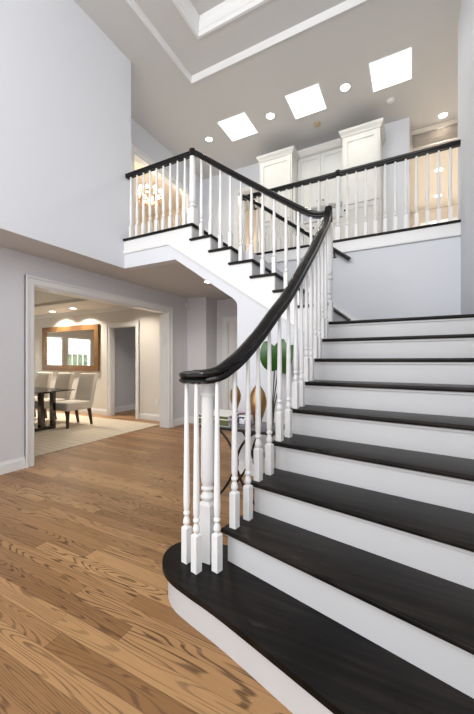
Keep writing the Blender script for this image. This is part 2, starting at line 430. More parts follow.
casing('trim_8', 'y', 9.6, -1, .35, 1.25, 5.0-.3, .1, base=H2-.02)

def baseboard(name, axis, face, out, u0, u1, h=.14, z=0):
    bm = bmesh.new(); s = out
    prof = [(face, z), (face+s*.016, z), (face+s*.016, z+h-.035), (face+s*.011, z+h-.022), (face+s*.008, z+h), (face, z+h)]
    if axis == 'x': prism(bm, [(p[0], p[1]) for p in prof], 'y', u0, u1)
    else: prism(bm, [(p[0], p[1]) for p in prof], 'x', u0, u1)
    return struct(link(name, bm, M_WHITE, smooth=0))
baseboard('baseboard_left', 'x', XL, 1, -1.6, 2.36)
baseboard('baseboard_left_end', 'x', XL, 1, 5.16, 5.68)
baseboard('baseboard_passage', 'y', 5.68, -1, XL, -3.68)
baseboard('baseboard_back', 'y', 6.1, -1, -3.68, -3.52)
baseboard('baseboard_dining', 'y', DY, -1, -10.6, -6.40)
baseboard('baseboard_dining_end', 'y', DY, -1, -5.37, XL-.2)
baseboard('baseboard_pantry', 'x', -6.56, 1, DY+.12, 7.6)
baseboard('baseboard_pantry_back', 'y', 7.6, -1, -6.56, -4.4)
baseboard('baseboard_landing', 'y', YB, -1, -.70, XR, z=9*R)
# skirt board rising along the upper flight on the far wall
bm = bmesh.new()
k_ = R/.277
prism(bm, [(-.62, 9*R), (-.50, 9*R), (-.50, 9*R+.14), (-.62, 9*R+.17), (-2.40, 9*R+.17+1.78*k_), (-2.40, 9*R+1.78*k_-.1)], 'y', YB-.02, YB)
struct(link('trim_9', bm, M_WHITE, smooth=0))
# cornice on the dining room and hall walls
BXs = lambda n, m, *a, **k: struct(BX(n, m, None, *a, **k))
BXs('trim_10', M_WHITE, -10.6, XL-.2, DY-.05, DY, 2.47, 2.55)

# doors
def panel_door(name, x0, x1, y, z0, z1, out=-1):
    bm = bmesh.new(); box(bm, x0, x1, y, y+.035, z0, z1)
    o = struct(link(name, bm, M_WHITE, smooth=0))
    bm = bmesh.new(); w = x1-x0
    for a, b in ((.12, .44), (.56, .88)):
        for c, d in ((.08, .42), (.5, .93)):
            u0, u1, v0, v1 = x0+w*a, x0+w*b, z0+(z1-z0)*c, z0+(z1-z0)*d
            for q in ((u0, u1, v0, v0+.03), (u0, u1, v1-.03, v1), (u0, u0+.03, v0+.03, v1-.03), (u1-.03, u1, v0+.03, v1-.03)):
                box(bm, q[0], q[1], y+out*.012, y, q[2], q[3])
    link('door_panel_moulding', bm, M_WHITE, o, smooth=0)
    bm = bmesh.new(); lathe(bm, [(.008, 0), (.025, .02), (.03, .035), (.022, .05), (.004, .056)], (0, 0, 0), 12)
    bmesh.ops.transform(bm, matrix=Matrix.Translation((x1-.06, y, z0+.95)) @ Matrix.Rotation(math.pi/2, 4, 'X'), verts=bm.verts)
    link('door_knob', bm, M_STEEL, o)
    return o
panel_door('door_1', -3.40, -2.57, 6.14, .01, 2.11)
panel_door('door_2', .37, 1.23, 9.565, H2, 4.69)

# dining windows seen in the mirror
def window(name, y0, y1, z0, z1, cols, rows, louvre):
    x = -10.68
    bm = bmesh.new()
    for q in ((y0, y1, z0, z0+.05), (y0, y1, z1-.05, z1), (y0, y0+.05, z0+.05, z1-.05), (y1-.05, y1, z0+.05, z1-.05)):
        box(bm, x-.03, x+.09, *q)
    for i in range(1, cols): box(bm, x-.012, x+.012, y0+.05+(y1-y0-.1)*i/cols-.009, y0+.05+(y1-y0-.1)*i/cols+.009, z0+.05, z1-.05)
    for j in range(1, rows): box(bm, x-.01, x+.01, y0+.05, y1-.05, z0+(z1-z0)*j/rows-.009, z0+(z1-z0)*j/rows+.009)
    o = struct(link(name, bm, M_SHUT, smooth=0))
    link('window_pane', (lambda b: (box(b, x-.028, x-.022, y0+.05, y1-.05, z0+.05, z1-.05), b)[1])(bmesh.new()), M_GLASS, o, smooth=0)
    if louvre:
        bm = bmesh.new(); z = z0+.08
        while z < z1-.08:
            box(bm, -.032, .032, y0+.05, y1-.05, -.004, .004, mtx=Matrix.Translation((x+.05, 0, z)) @ Matrix.Rotation(.35, 4, 'Y')); z += .065
        link('shutter_louvres', bm, M_SHUT, o, smooth=0)
window('window_1', 3.74, 4.46, .55, 2.15, 2, 4, True)
window('window_2', 2.62, 3.60, .05, 2.15, 4, 6, False)

# ------------------------------------------------------------------ lower flight of stairs
NOSE0 = {2: 1.340, 3: 1.640, 4: 1.950, 5: 2.245, 6: 2.530, 7: 2.820, 8: 3.110, 9: 3.395}
SLOPE = {2: -.256, 3: -.204, 4: -.170, 5: -.150, 6: -.112, 7: -.076, 8: -.040, 9: 0}
EY = [1.50, 1.60, 1.83, 2.10, 2.40, 2.70, 3.00, 3.40]
EX = [-.945, -.920, -.868, -.832, -.803, -.790, -.782, -.775]
def xe(y): return interp(y, EY, EX)
def left_pt(n, dy=0):
    y = NOSE0[n]+.2
    for _ in range(20): y = NOSE0[n]+dy+SLOPE[n]*xe(y)
    return (xe(y), y)
XW = XR-.002
stairs = thing('staircase', 'wide flared lower flight of dark treads and white risers rising from oak floor', 'staircase', (0, 2.2, 0))
TT = .029
# bullnose first tread
curve = spline([(.55, .852, 0), (-.18, 1.078, 0), (-.72, 1.243, 0), (-.95, 1.300, 0), (-1.10, 1.345, 0), (-1.205, 1.418, 0), (-1.262, 1.52, 0), (-1.255, 1.62, 0), (-1.19, 1.695, 0), (-1.07, 1.73, 0), (-.90, 1.735, 0)], 6)
pl1 = [(p.x, p.y) for p in curve]+[(-.4, 1.62), (XW, 1.36)]
pl1[0] = (XW, .851)
def inset(poly, d):
    out = []; n = len(poly)
    for i in range(n):
        a, b, c = Vector(poly[i-1]), Vector(poly[i]), Vector(poly[(i+1) % n])
        t = ((b-a).normalized()+(c-b).normalized()).normalized()
        out.append(tuple(b+Vector((t.y, -t.x))*d))
    return out
bm = bmesh.new(); prism(bm, pl1, 'z', R-TT, R, .009); link('tread', bm, M_TREAD, stairs)
ins = inset(pl1, .032); ins[0] = (XW, ins[0][1]); ins[-1] = (XW, ins[-1][1])
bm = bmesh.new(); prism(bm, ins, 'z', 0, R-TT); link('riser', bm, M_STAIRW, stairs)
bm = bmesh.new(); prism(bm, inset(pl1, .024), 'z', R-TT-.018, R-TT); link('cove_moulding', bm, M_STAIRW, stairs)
for n in range(2, 9):
    l0 = left_pt(n); l1 = left_pt(n+1, .05)
    front = [(XW, NOSE0[n]+SLOPE[n]*XW), l0]
    mids = [(xe(l0[1]+(l1[1]-l0[1])*t), l0[1]+(l1[1]-l0[1])*t) for t in (.33, .66)]
    back = [l1, (XW, NOSE0[n+1]+SLOPE[n+1]*XW+.05)]
    bm = bmesh.new(); prism(bm, front+mids+back, 'z', n*R-TT, n*R, .011); link('tread', bm, M_TREAD, stairs)
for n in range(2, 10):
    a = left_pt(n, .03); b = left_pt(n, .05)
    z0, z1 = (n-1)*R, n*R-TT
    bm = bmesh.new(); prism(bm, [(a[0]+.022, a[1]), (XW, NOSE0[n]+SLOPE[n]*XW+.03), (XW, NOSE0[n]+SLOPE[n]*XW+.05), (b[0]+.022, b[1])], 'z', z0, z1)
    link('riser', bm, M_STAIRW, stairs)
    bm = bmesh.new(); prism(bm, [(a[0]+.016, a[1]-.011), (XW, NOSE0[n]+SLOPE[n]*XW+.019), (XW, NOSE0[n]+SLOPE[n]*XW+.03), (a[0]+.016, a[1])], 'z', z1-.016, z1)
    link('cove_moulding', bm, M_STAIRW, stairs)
# closed white side under the open ends of the treads
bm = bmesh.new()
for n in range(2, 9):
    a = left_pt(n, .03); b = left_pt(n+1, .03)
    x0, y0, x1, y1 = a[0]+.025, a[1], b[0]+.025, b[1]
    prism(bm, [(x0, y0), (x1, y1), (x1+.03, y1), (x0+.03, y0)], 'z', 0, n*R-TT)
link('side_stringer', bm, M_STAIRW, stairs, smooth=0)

# ------------------------------------------------------------------ upper flight, landing and edge of upper floor
upper = thing('staircase', 'short upper flight of dark treads between the landing and the upper floor', 'staircase', (-1.6, 4.1, 9*R))
bm = bmesh.new(); prism(bm, [(-.775, 3.395), (XW, 3.395), (XW, YB-.001), (-.775, YB-.001)], 'z', 9*R-TT, 9*R, .011)
lt = tag(link('stair_landing', bm, M_TREAD), 'dark wooden landing where the stairs turn under the grey wall', 'landing')
def xr(n): return -2.42+.277*(16-n)                       # riser positions
for n in range(10, 16):
    bm = bmesh.new(); prism(bm, [(xr(n+1)-.018, YF-.028), (xr(n)+.03, YF-.028), (xr(n)+.03, YB-.022), (xr(n+1)-.018, YB-.022)], 'z', n*R-TT, n*R, .009, 2)
    link('tread', bm, M_TREAD, upper)
for n in range(10, 17):
    BX('riser', M_STAIRW, upper, xr(n)-.018, xr(n), YF+.04, YB-.022, (n-1)*R+(0 if n > 10 else 0), n*R-TT)
# outside stringer with stepped top; its lower edge is the moulding line
def diag(x): return 2.83-(x+2.78)*.674 if x > -2.78 else 2.83
pts = [(xr(10), 9*R-TT)]
for n in range(10, 16): pts += [(xr(n), n*R-TT), (xr(n+1), n*R-TT)]
pts += [(-2.42, H2-TT), (XU, H2-TT), (XU, 2.83), (-2.78, 2.83), (xr(10), diag(xr(10)))]
pts2 = []
for p in pts:
    if not pts2 or (Vector(p)-Vector(pts2[-1])).length > 1e-4: pts2.append(p)
bm = bmesh.new(); prism(bm, pts2, 'y', YF, YF+.04); link('stringer', bm, M_WHITE, upper, smooth=0)
bm = bmesh.new()
sweep(bm, [(-.012, -.018), (.012, -.018), (.016, 0), (.012, .018), (-.012, .018)], [(XU, YF, 2.83), (-2.80, YF, 2.83), (-2.78, YF, 2.829), (-2.76, YF, 2.815), (xr(10), YF, diag(xr(10)))])
link('stringer_moulding', bm, M_WHITE, upper, smooth=0)
# wall under the upper flight, flush below the stringer
yl = 2.612; xa, xb_ = -2.68, -1.777
lower = [(XU, 2.83), (-2.78, 2.83), (-.742, diag(-.742)), (-.742, 0), (xb_, 0), (xb_, 1.95)]
lower += [(xb_-.015, 1.99), (xb_-.05, 2.03), (xa, yl), (XU, yl)]
bm = bmesh.new(); prism(bm, lower, 'y', YF+.006, YF+.130); struct(link('wall_under_stairs', bm, M_WALL, smooth=0))
bm = bmesh.new(); prism(bm, [(xa, yl), (xb_-.05, 2.03), (xb_-.05, 2.12), (xa, yl+.1)], 'y', YF+.13, YB); struct(link('ceiling_under_stairs', bm, M_CEIL, smooth=0))
SLAB('wall_closet', M_WALL_SHADED, 'x', xb_, xb_+.1, YF+.13, 6.1, 0, SOF)
baseboard('baseboard_under_stairs', 'y', YF+.006, -1, xb_, -.80)
# upper floor edges: black nosing and white fascia
bm = bmesh.new(); box(bm, XU, -2.385, YF-.028, YF+.14, H2-TT, H2, .008); link('floor_nosing', bm, M_TREAD, upper)
bm = bmesh.new(); box(bm, -2.44, -2.385, YF+.14, YB-.03, H2-TT, H2, .008); link('floor_nosing', bm, M_TREAD, upper)
BX('fascia', M_WHITE, None, -2.42, XR, YB-.022, YB+.1, H2-.17, H2-TT).name = 'trim_11'; struct(bpy.data.objects['trim_11'])
BXs('trim_12', M_WHITE, -2.42, XR, YB-.034, YB, H2-.19, H2-.165, bev=.006)
BXs('trim_13', M_TREAD, -2.44, XR, YB-.05, YB+.12, H2-TT, H2, bev=.008)

# ------------------------------------------------------------------ balusters, newels and rails
def turned(bm, x, y, z0, z1, bw, bh, r0, r1, rot=0, big=False):
    """square foot, turned rings, long taper"""
    h = bw/2; c = bw*.2
    r = bmesh.ops.create_cube(bm, size=1)
    for v in r['verts']: v.co = Vector((v.co.x*bw, v.co.y*bw, (v.co.z+.5)*(bh-c)))
    top = [f for f in bm.faces if all(v.co.z > bh-c-1e-5 for v in f.verts)]
    ex = bmesh.ops.extrude_face_region(bm, geom=top)
    for v in [g for g in ex['geom'] if isinstance(g, bmesh.types.BMVert)]: v.co = Vector((v.co.x*.62, v.co.y*.62, bh))
    bmesh.ops.delete(bm, geom=top, context='FACES')
    k = bw*.5
    prof = [(k*.62, bh-.002), (k*.62, bh+.006), (k*.95, bh+.014), (k*1.0, bh+.026), (k*.82, bh+.04), (k*.6, bh+.052), (k*.62, bh+.058), (k*.92, bh+.066), (k*.92, bh+.074), (k*.66, bh+.084), (r0*.92, bh+.1), (r0, bh+.14)]
    L_ = z1-z0
    prof += [(r0+(r1-r0)*t, bh+.14+(L_-bh-.14)*t) for t in (.25, .5, .75, 1)]
    lathe(bm, prof, (0, 0, 0), 12)
    bmesh.ops.transform(bm, matrix=Matrix.Translation((x, y, z0)) @ Matrix.Rotation(rot, 4, 'Z'), verts=bm.verts)
def baluster(parent, x, y, z0, z1, rot=0, bw=.041, bh=.2, name='baluster', r0=.0185, r1=.0105):
    bm = bmesh.new(); turned(bm, x, y, z0, z1, bw, bh, r0, r1, rot); return link(name, bm, M_WHITE, parent, smooth=35)
RAILP = [(-.026, -.034), (.026, -.034), (.032, -.026), (.032, -.014), (.026, -.006), (.034, .006), (.033, .02), (.022, .031), (0, .036), (-.022, .031), (-.033, .02), (-.034, .006), (-.026, -.006), (-.032, -.014), (-.032, -.026)]

# ---- lower curved railing
rail = thing('stair_railing', 'curved black handrail sweeping down over white balusters of the lower stairs', 'railing', (-.9, 2.2, 0))
RY = [1.495, 1.52, 1.598, 1.666, 1.762, 1.902, 2.03, 2.216, 2.39, 2.614, 2.832, 3.068, 3.20, 3.29]
RX = [-.935, -.897, -.868, -.853, -.836, -.817, -.801, -.777, -.760, -.748, -.739, -.736, -.733, -.731]
RZ = [1.222, 1.238, 1.284, 1.323, 1.389, 1.491, 1.593, 1.736, 1.885, 2.077, 2.258, 2.465, 2.575, 2.66]
path = [(-1.045, 1.505, 1.213), (-.99, 1.485, 1.214)]+list(zip(RX, RY, RZ))+[(-.731, 3.345, 2.73), (-.731, 3.375, 2.80)]
sp = spline(path, 5)
bm = bmesh.new(); sweep(bm, [(a*1.12, b*1.12) for a, b in RAILP], sp); link('handrail', bm, M_RAIL, rail, smooth=40)
bm = bmesh.new()                                          # rounded end over the ring of balusters
lathe(bm, [(.10, -.034), (.115, -.026), (.115, -.014), (.107, -.006), (.118, .006), (.115, .02), (.09, .031), (.0, .036)][:-1]+[(.02, .036)], (-1.03, 1.525, 1.213), 28)
link('handrail_end', bm, M_RAIL, rail, smooth=40)
bm = bmesh.new(); lathe(bm, [(.028, -.1), (.04, -.085), (.04, .055), (.034, .068), (.01, .074)], (-.731, 3.41, 2.80), 16); link('rail_post_cap', bm, M_RAIL, rail, smooth=40)
def rail_z(y): return interp(y, RY, RZ)-.034/.8
for x, y in ((-1.095, 1.492), (-.998, 1.446), (-.905, 1.503)):
    baluster(rail, x, y, R, 1.185 if x < -.95 else 1.19, rot=-.2)
bm = bmesh.new()                                          # starting newel
turned(bm, -1.005, 1.565, R, 1.185, .08, .33, .038, .033)
lathe(bm, [(.034, .0), (.04, .01), (.04, .02), (.034, .03)], (-1.005, 1.565, 1.10), 14)
link('newel_post', bm, M_WHITE, rail, smooth=35)
for n in range(2, 9):
    l0 = left_pt(n)
    d = (left_pt(n+1)[1]-l0[1])
    for off in (.042, .042+d*.5):
        y = l0[1]+off; x = interp(y, [1.60, 1.73, 1.865, 2.0, 2.135, 2.268, 2.42, 2.555, 2.8, 3.4], [-.866, -.838, -.825, -.806, -.787, -.770, -.758, -.752, -.744, -.735])
        baluster(rail, x, y, n*R, rail_z(y), rot=-.15)
bm = bmesh.new()                                          # landing newel
turned(bm, -.731, 3.425, 9*R, 2.72, .075, .22, .034, .03)
lathe(bm, [(.032, 0), (.042, .012), (.042, .03), (.03, .045), (.04, .06), (.032, .08)], (-.731, 3.425, 2.12), 14)
box(bm, -.765, -.697, 3.391, 3.459, 2.2, 2.70)
link('newel_post', bm, M_WHITE, rail, smooth=35)

# ---- railing of the upper flight and the short gallery
rail2 = thing('stair_railing', 'sloping black rail on white balusters from the landing up to the short gallery', 'railing', (-2.4, 3.45, H2))
Y2 = YF+.05
pts = [(-.745, Y2, 2.822), (-.83, Y2, 2.826), (-.91, Y2, 2.85), (-.99, Y2, 2.897), (-1.153, Y2, 3.009), (-1.634, Y2, 3.357), (-2.107, Y2, 3.708), (-2.25, Y2, 3.815), (-2.34, Y2, 3.885), (-2.40, Y2, 3.925), (-2.45, Y2, 3.935)]
bm = bmesh.new(); sweep(bm, RAILP, spline(pts, 5)); link('handrail', bm, M_RAIL, rail2, smooth=40)
bm = bmesh.new(); sweep(bm, RAILP, [(-2.42, Y2, 3.935), (XU+.002, Y2, 3.935)]); link('gallery_handrail', bm, M_RAIL, rail2, smooth=40)
bm = bmesh.new(); lathe(bm, [(.03, -.05), (.046, -.04), (.046, .035), (.04, .048), (.01, .056)], (-2.44, Y2, 3.935), 16); link('newel_cap', bm, M_RAIL, rail2, smooth=40)
def z2(x): return interp(-x, [-p[0] for p in pts], [p[2] for p in pts])-.036
bm = bmesh.new(); turned(bm, -2.44, Y2, H2, 3.9, .10, .22, .043, .036); link('newel_post', bm, M_WHITE, rail2, smooth=35)
for k in range(9): baluster(rail2, -3.50+k*.1175, Y2, H2, 3.905, bw=.042, bh=.19, r0=.021, r1=.0125)
for n in range(10, 16):
    for off in (.03, .168):
        x = xr(n)-off+.005
        if x > -.80: x = -.80
        baluster(rail2, x, Y2, n*R, z2(x), bw=.042, bh=.19, r0=.021, r1=.0125)

# ---- railing of the bridge across the back
rail3 = thing('bridge_railing', 'straight black rail on white balusters along the upstairs bridge', 'railing', (-.9, YB, H2))
Y3 = YB+.02; Z3 = 3.985
bm = bmesh.new(); sweep(bm, RAILP, [(-.93, Y3, Z3), (XR+.012, Y3, Z3)]); link('handrail', bm, M_RAIL, rail3, smooth=40)
bm = bmesh.new(); sweep(bm, RAILP, [(-2.36, Y3, Z3), (-.93, Y3, Z3)]); link('handrail', bm, M_RAIL, rail3, smooth=40)
bm = bmesh.new(); lathe(bm, [(.03, -.05), (.055, -.035), (.055, .03), (.04, .045), (.01, .05)], (-2.42, Y3, Z3), 16); link('newel_cap', bm, M_RAIL, rail3, smooth=40)
bm = bmesh.new(); lathe(bm, [(.03, -.045), (.04, -.036), (.04, .036), (.034, .045), (.01, .05)], (-.91, Y3, Z3), 16); link('newel_cap', bm, M_RAIL, rail3, smooth=40)
bm = bmesh.new(); turned(bm, -.91, Y3, H2, Z3-.03, .07, .2, .033, .03); link('newel_post', bm, M_WHITE, rail3, smooth=35)
bm = bmesh.new(); turned(bm, -2.42, Y3, H2, Z3-.03, .06, .2, .026, .022); link('newel_post', bm, M_WHITE, rail3, smooth=35)
for k in range(11): baluster(rail3, -.785+k*.1235, Y3, H2, Z3-.034, bw=.042, bh=.2, r0=.021, r1=.0125)
for k in range(11): baluster(rail3, -2.30+k*.1235, Y3, H2, Z3-.034, bw=.04, bh=.2, r0=.02, r1=.012)

# ---- handrail fixed to the wall of the upper flight
wr = thing('wall_handrail', 'black handrail fixed to the grey wall above the landing', 'handrail', (-1.5, YB-.06, 3.3))
bm = bmesh.new(); sweep(bm, [(a*.8, b*.8) for a, b in RAILP], [(-2.41, YB-.075, 3.975), (-2.30, YB-.075, 3.915), (-.735, YB-.075, 2.71)]); link('handrail', bm, M_RAIL, wr, smooth=40)
for x in (-2.2, -1.5, -.95):
    z = 3.915+(x+2.30)*(2.71-3.915)/(1.565)
    bm = bmesh.new(); tube(bm, [(x, YB, z-.09), (x, YB-.04, z-.085), (x, YB-.075, z-.03)], .008); lathe(bm, [(.028, -.004), (.028, .004)], (x, YB-.004, z-.09), 12)
    link('bracket', bm, M_BLACK, wr)

# ------------------------------------------------------------------ skylights and ceiling fittings
for k, sx in enumerate(SKX):
    t = thing('skylight', ('square skylight on the left of three, above the sloping stair railing', 'square skylight in the middle of three in the ceiling', 'square skylight on the right of three, above the tall right cabinet')[k], 'skylight', (sx, 5.446, ZC), 'ceiling skylights')
    bm = bmesh.new(); holed(bm, 'z', ZC-.004, ZC+.20, sx-.285, sx+.285, 5.145, 5.745, holes=[(sx-.268, sx+.268, 5.160, 5.730)])
    link('shaft', bm, M_WHITE, t, smooth=0)
    BX('pane', M_GLASS, t, sx-.285, sx+.285, 5.145, 5.745, ZC+.20, ZC+.208)
def downlight(x, y, z, r, label, power=2.5, col=(1, .9, .76), spread=2.4):
    t = thing('recessed_light', label, 'ceiling light', (x, y, z), 'recessed ceiling lights')
    bm = bmesh.new()
    n = 24; prof = [(r, -.001), (r*1.22, -.002), (r*1.25, -.008), (r*1.0, -.011)]
    rings = [[bm.verts.new((x+q*math.cos(2*math.pi*k/n), y+q*math.sin(2*math.pi*k/n), z+h)) for k in range(n)] for q, h in prof]
    for i in range(4):
        a, b = rings[i], rings[(i+1) % 4]
        for k in range(n): bm.faces.new((a[k], a[(k+1) % n], b[(k+1) % n], b[k]))
    link('trim_ring', bm, M_WHITE, t)
    bm = bmesh.new(); lathe(bm, [(r*.99, 0), (r*.99, -.006), (r*.5, -.009)], (x, y, z), 20); link('lens', bm, M_LENS, t)
    d = bpy.data.lights.new('recessed_lamp', 'AREA'); d.shape = 'DISK'; d.size = r*1.6; d.energy = power; d.color = col; d.spread = spread
    o = bpy.data.objects.new('recessed_lamp', d); C.objects.link(o); o.parent = t; o.location = (0, 0, -.02)
    return t
downlight(-3.473, 5.462, ZC, .062, 'round recessed light left of the left skylight')
downlight(-2.18, 5.446, ZC, .07, 'round recessed light between the left and middle skylights')
downlight(-.903, 5.425, ZC, .07, 'round recessed light between the middle and right skylights')
downlight(.523, 6.84, ZC, .065, 'round recessed light in the ceiling above the air vent', 5)
downlight(-2.93, 4.61, SOF, .075, 'round recessed light in the low ceiling under the short gallery', 5)
downlight(-7.95, 5.2, 2.55, .07, 'farther recessed light in the dining room ceiling above the mirror', 19)
downlight(-7.05, 5.12, 2.55, .07, 'nearer recessed light in the dining room ceiling above the mirror', 19)
downlight(-5.2, 4.95, 2.55, .07, 'recessed light in the dining room ceiling by the white doorway', 9)
downlight(.52, 7.7, 5.12, .07, 'nearer recessed light in the upstairs hall past the air vent', 16)
downlight(.58, 8.9, 5.12, .07, 'farther recessed light in the upstairs hall past the air vent', 16)
downlight(-3.05, 7.7, ZC, .07, 'recessed light in the cream room behind the left cabinet tower', 22)

def detector(x, y, mat, label, r=.062):
    bm = bmesh.new()
    lathe(bm, [(r, 0), (r, -.012), (r*.86, -.018), (r*.86, -.026), (r*.6, -.03), (r*.6, -.036), (r*.1, -.038)], (x, y, ZC), 24)
    o = link('smoke_detector', bm, mat); return tag(o, label, 'smoke detector')
detector(-1.501, 6.035, M_BEIGE, 'round yellowed smoke detector on the ceiling behind the middle skylight')
detector(-.273, 6.05, M_PLASTIC, 'round white smoke detector on the ceiling behind the right skylight')
v = thing('air_vent', 'rectangular grey air return grille high on the cream wall upstairs', 'vent', (.4, 7.05, 5.42))
bm = bmesh.new(); holed(bm, 'y', 7.035, 7.05, .04, .92, 5.27, 5.55, holes=[(.06, .90, 5.29, 5.53)]); link('frame', bm, M_VENT, v, smooth=0)
bm = bmesh.new()
for k in range(17): box(bm, .06, .90, -.010, .004, -.0015, .0015, mtx=Matrix.Translation((0, 7.045, 5.296+k*.0142)) @ Matrix.Rotation(.5, 4, 'X'))
link('louvres', bm, M_VENT, v, smooth=0)

# ------------------------------------------------------------------ built in cabinets upstairs
def shaker(name, parent, x0, x1, y, z0, z1, knob=None, s=.07):
    """frame and panel door whose front is at y"""
    bm = bmesh.new()
    for q in ((x0, x1, z0, z0+s), (x0, x1, z1-s, z1), (x0, x0+s, z0+s, z1-s), (x1-s, x1, z0+s, z1-s)): box(bm, q[0], q[1], y, y+.022, q[2], q[3])
    box(bm, x0+s, x1-s, y+.012, y+.022, z0+s, z1-s)
    d = link(name, bm, M_CAB, parent, smooth=0)
    if knob:
        bm = bmesh.new(); lathe(bm, [(.006, 0), (.006, .012), (.015, .018), (.016, .026), (.006, .032)], (0, 0, 0), 12)
        bmesh.ops.transform(bm, matrix=Matrix.Translation((knob[0], y, knob[1])) @ Matrix.Rotation(math.pi/2, 4, 'X'), verts=bm.verts)
        link('knob', bm, M_BLACK, d)
    return d
def crown(parent, x0, x1, y0, y1, z):
    bm = bmesh.new()
    prof = [(0, 0), (.012, .0), (.018, .03), (.05, .075), (.055, .11), (0, .11)]
    rings = []
    for d, h in prof: rings.append([bm.verts.new(p) for p in ((x0-d, y1, z+h), (x0-d, y0-d, z+h), (x1+d, y0-d, z+h), (x1+d, y1, z+h))])
    for a, b in zip(rings, rings[1:]):
        for k in range(3): bm.faces.new((a[k], a[k+1], b[k+1], b[k]))
    bm.faces.new(rings[-1]); bm.faces.new(rings[0])
    link('crown_moulding', bm, M_CAB, parent, smooth=0)
def tower(x0, x1, label, knob_left):
    t = thing('tall_cabinet', label, 'cabinet', ((x0+x1)/2, 6.2, H2), 'built-in cabinets upstairs')
    BX('body', M_CAB, t, x0, x1, 6.07, 6.618, H2-.02, 5.26)
    m = (x0+x1)/2
    kx = x0+.05 if knob_left else x1-.05
    shaker('door', t, x0+.025, x1-.025, 6.046, 4.05, 5.22, None)
    shaker('door', t, x0+.025, x1-.025, 6.046, H2+.1, 4.03, (kx, 3.95))
    crown(t, x0, x1, 6.07, 6.618, 5.26)
tower(-2.66, -1.99, 'tall white cabinet tower left of the recessed cupboards upstairs', False)
tower(-1.06, -.44, 'tall white cabinet tower beside the grey wall end upstairs', True)
t = thing('recessed_cupboard', 'recessed white cupboards between the two cabinet towers upstairs', 'cabinet', (-1.52, 6.3, H2), 'built-in cabinets upstairs')
BX('upper_body', M_CAB, t, -1.988, -1.062, 6.44, 6.618, 4.30, 5.40)
shaker('door', t, -1.985, -1.53, 6.416, 4.31, 5.32, (-1.575, 4.40)); shaker('door', t, -1.52, -1.065, 6.416, 4.31, 5.32, (-1.475, 4.40))
BX('lower_body', M_CAB, t, -1.988, -1.062, 6.20, 6.618, H2-.02, 3.92)
BX('counter', M_STONE, t, -1.988, -1.062, 6.165, 6.618, 3.92, 3.955)
shaker('door', t, -1.985, -1.53, 6.178, H2+.08, 3.90, (-1.6, 3.80)); shaker('door', t, -1.52, -1.065, 6.178, H2+.08, 3.90, (-1.45, 3.80))
bm = bmesh.new(); prism(bm, [(6.44, 5.33), (6.40, 5.35), (6.34, 5.43), (6.34, 5.45), (6.618, 5.45), (6.618, 5.33)], 'x', -1.988, -1.062); link('crown_moulding', bm, M_CAB, t, smooth=0)

# ------------------------------------------------------------------ small wall fittings
def plate(name, label, cat, x, y, z, axis, out, w=.075, h=.118, toggle=True, outlet=False):
    t = thing(name, label, cat, (x, y, z))
    def b(nm, a0, a1, p0, p1, z0, z1, mat):
        bm = bmesh.new()
        if axis == 'y': box(bm, x+a0, x+a1, *sorted((y+out*p0, y+out*p1)), z+z0, z+z1, .0015)
        else: box(bm, *sorted((x+out*p0, x+out*p1)), y+a0, y+a1, z+z0, z+z1, .0015)
        link(nm, bm, mat, t)
    b('plate', -w/2, w/2, 0, .006, -h/2, h/2, M_PLASTIC)
    if outlet:
        b('socket', -.017, .017, .006, .009, .008, .04, M_WHITE); b('socket', -.017, .017, .006, .009, -.04, -.008, M_WHITE)
    else: b('rocker', -.016, .016, .006, .011, -.033, .033, M_WHITE)
plate('light_switch', 'white light switch on the grey wall seen through the dining doorway', 'light switch', -6.56, 6.75, 1.22, 'x', 1)
plate('light_switch', 'white switch plate on the white side of the dining room opening', 'light switch', -4.26, 5.04, 1.72, 'y', -1, .06, .2)
plate('wall_outlet', 'white wall outlet low on the dining wall by the opening', 'outlet', -4.86, DY, .40, 'y', -1, outlet=True)
ms = thing('motion_sensor', 'small white motion sensor in the corner of the passage wall', 'sensor', (XL+.03, 5.64, 2.46))
bm = bmesh.new(); box(bm, XL, XL+.05, 5.60, 5.66, 2.41, 2.51, .01); link('housing', bm, M_PLASTIC, ms)
bm = bmesh.new(); bmesh.ops.create_uvsphere(bm, u_segments=12, v_segments=8, radius=.026, matrix=Matrix.Translation((XL+.045, 5.615, 2.435))); link('lens_dome', bm, M_PLASTIC, ms)
th = thing('thermostat', 'small black panel on the grey wall beside the chandelier room', 'thermostat', (-4.38, 6.25, 4.40))
BX('housing', M_BLACK, th, -4.40, -4.378, 6.2, 6.29, 4.24, 4.42, bev=.004)
BX('display', M_STEEL, th, -4.378, -4.375, 6.215, 6.275, 4.34, 4.40)
pf = thing('picture_frame', 'narrow black framed picture on the cream wall upstairs', 'picture', (-3.0, 8.58, 4.4))
bm = bmesh.new(); holed(bm, 'y', 8.56, 8.6, -3.42, -3.0, 4.0, 4.55, holes=[(-3.37, -3.05, 4.05, 4.5)]); link('frame', bm, M_BLACK, pf, smooth=0)
BX('canvas', M_PAPER, pf, -3.37, -3.05, 8.58, 8.598, 4.05, 4.5)

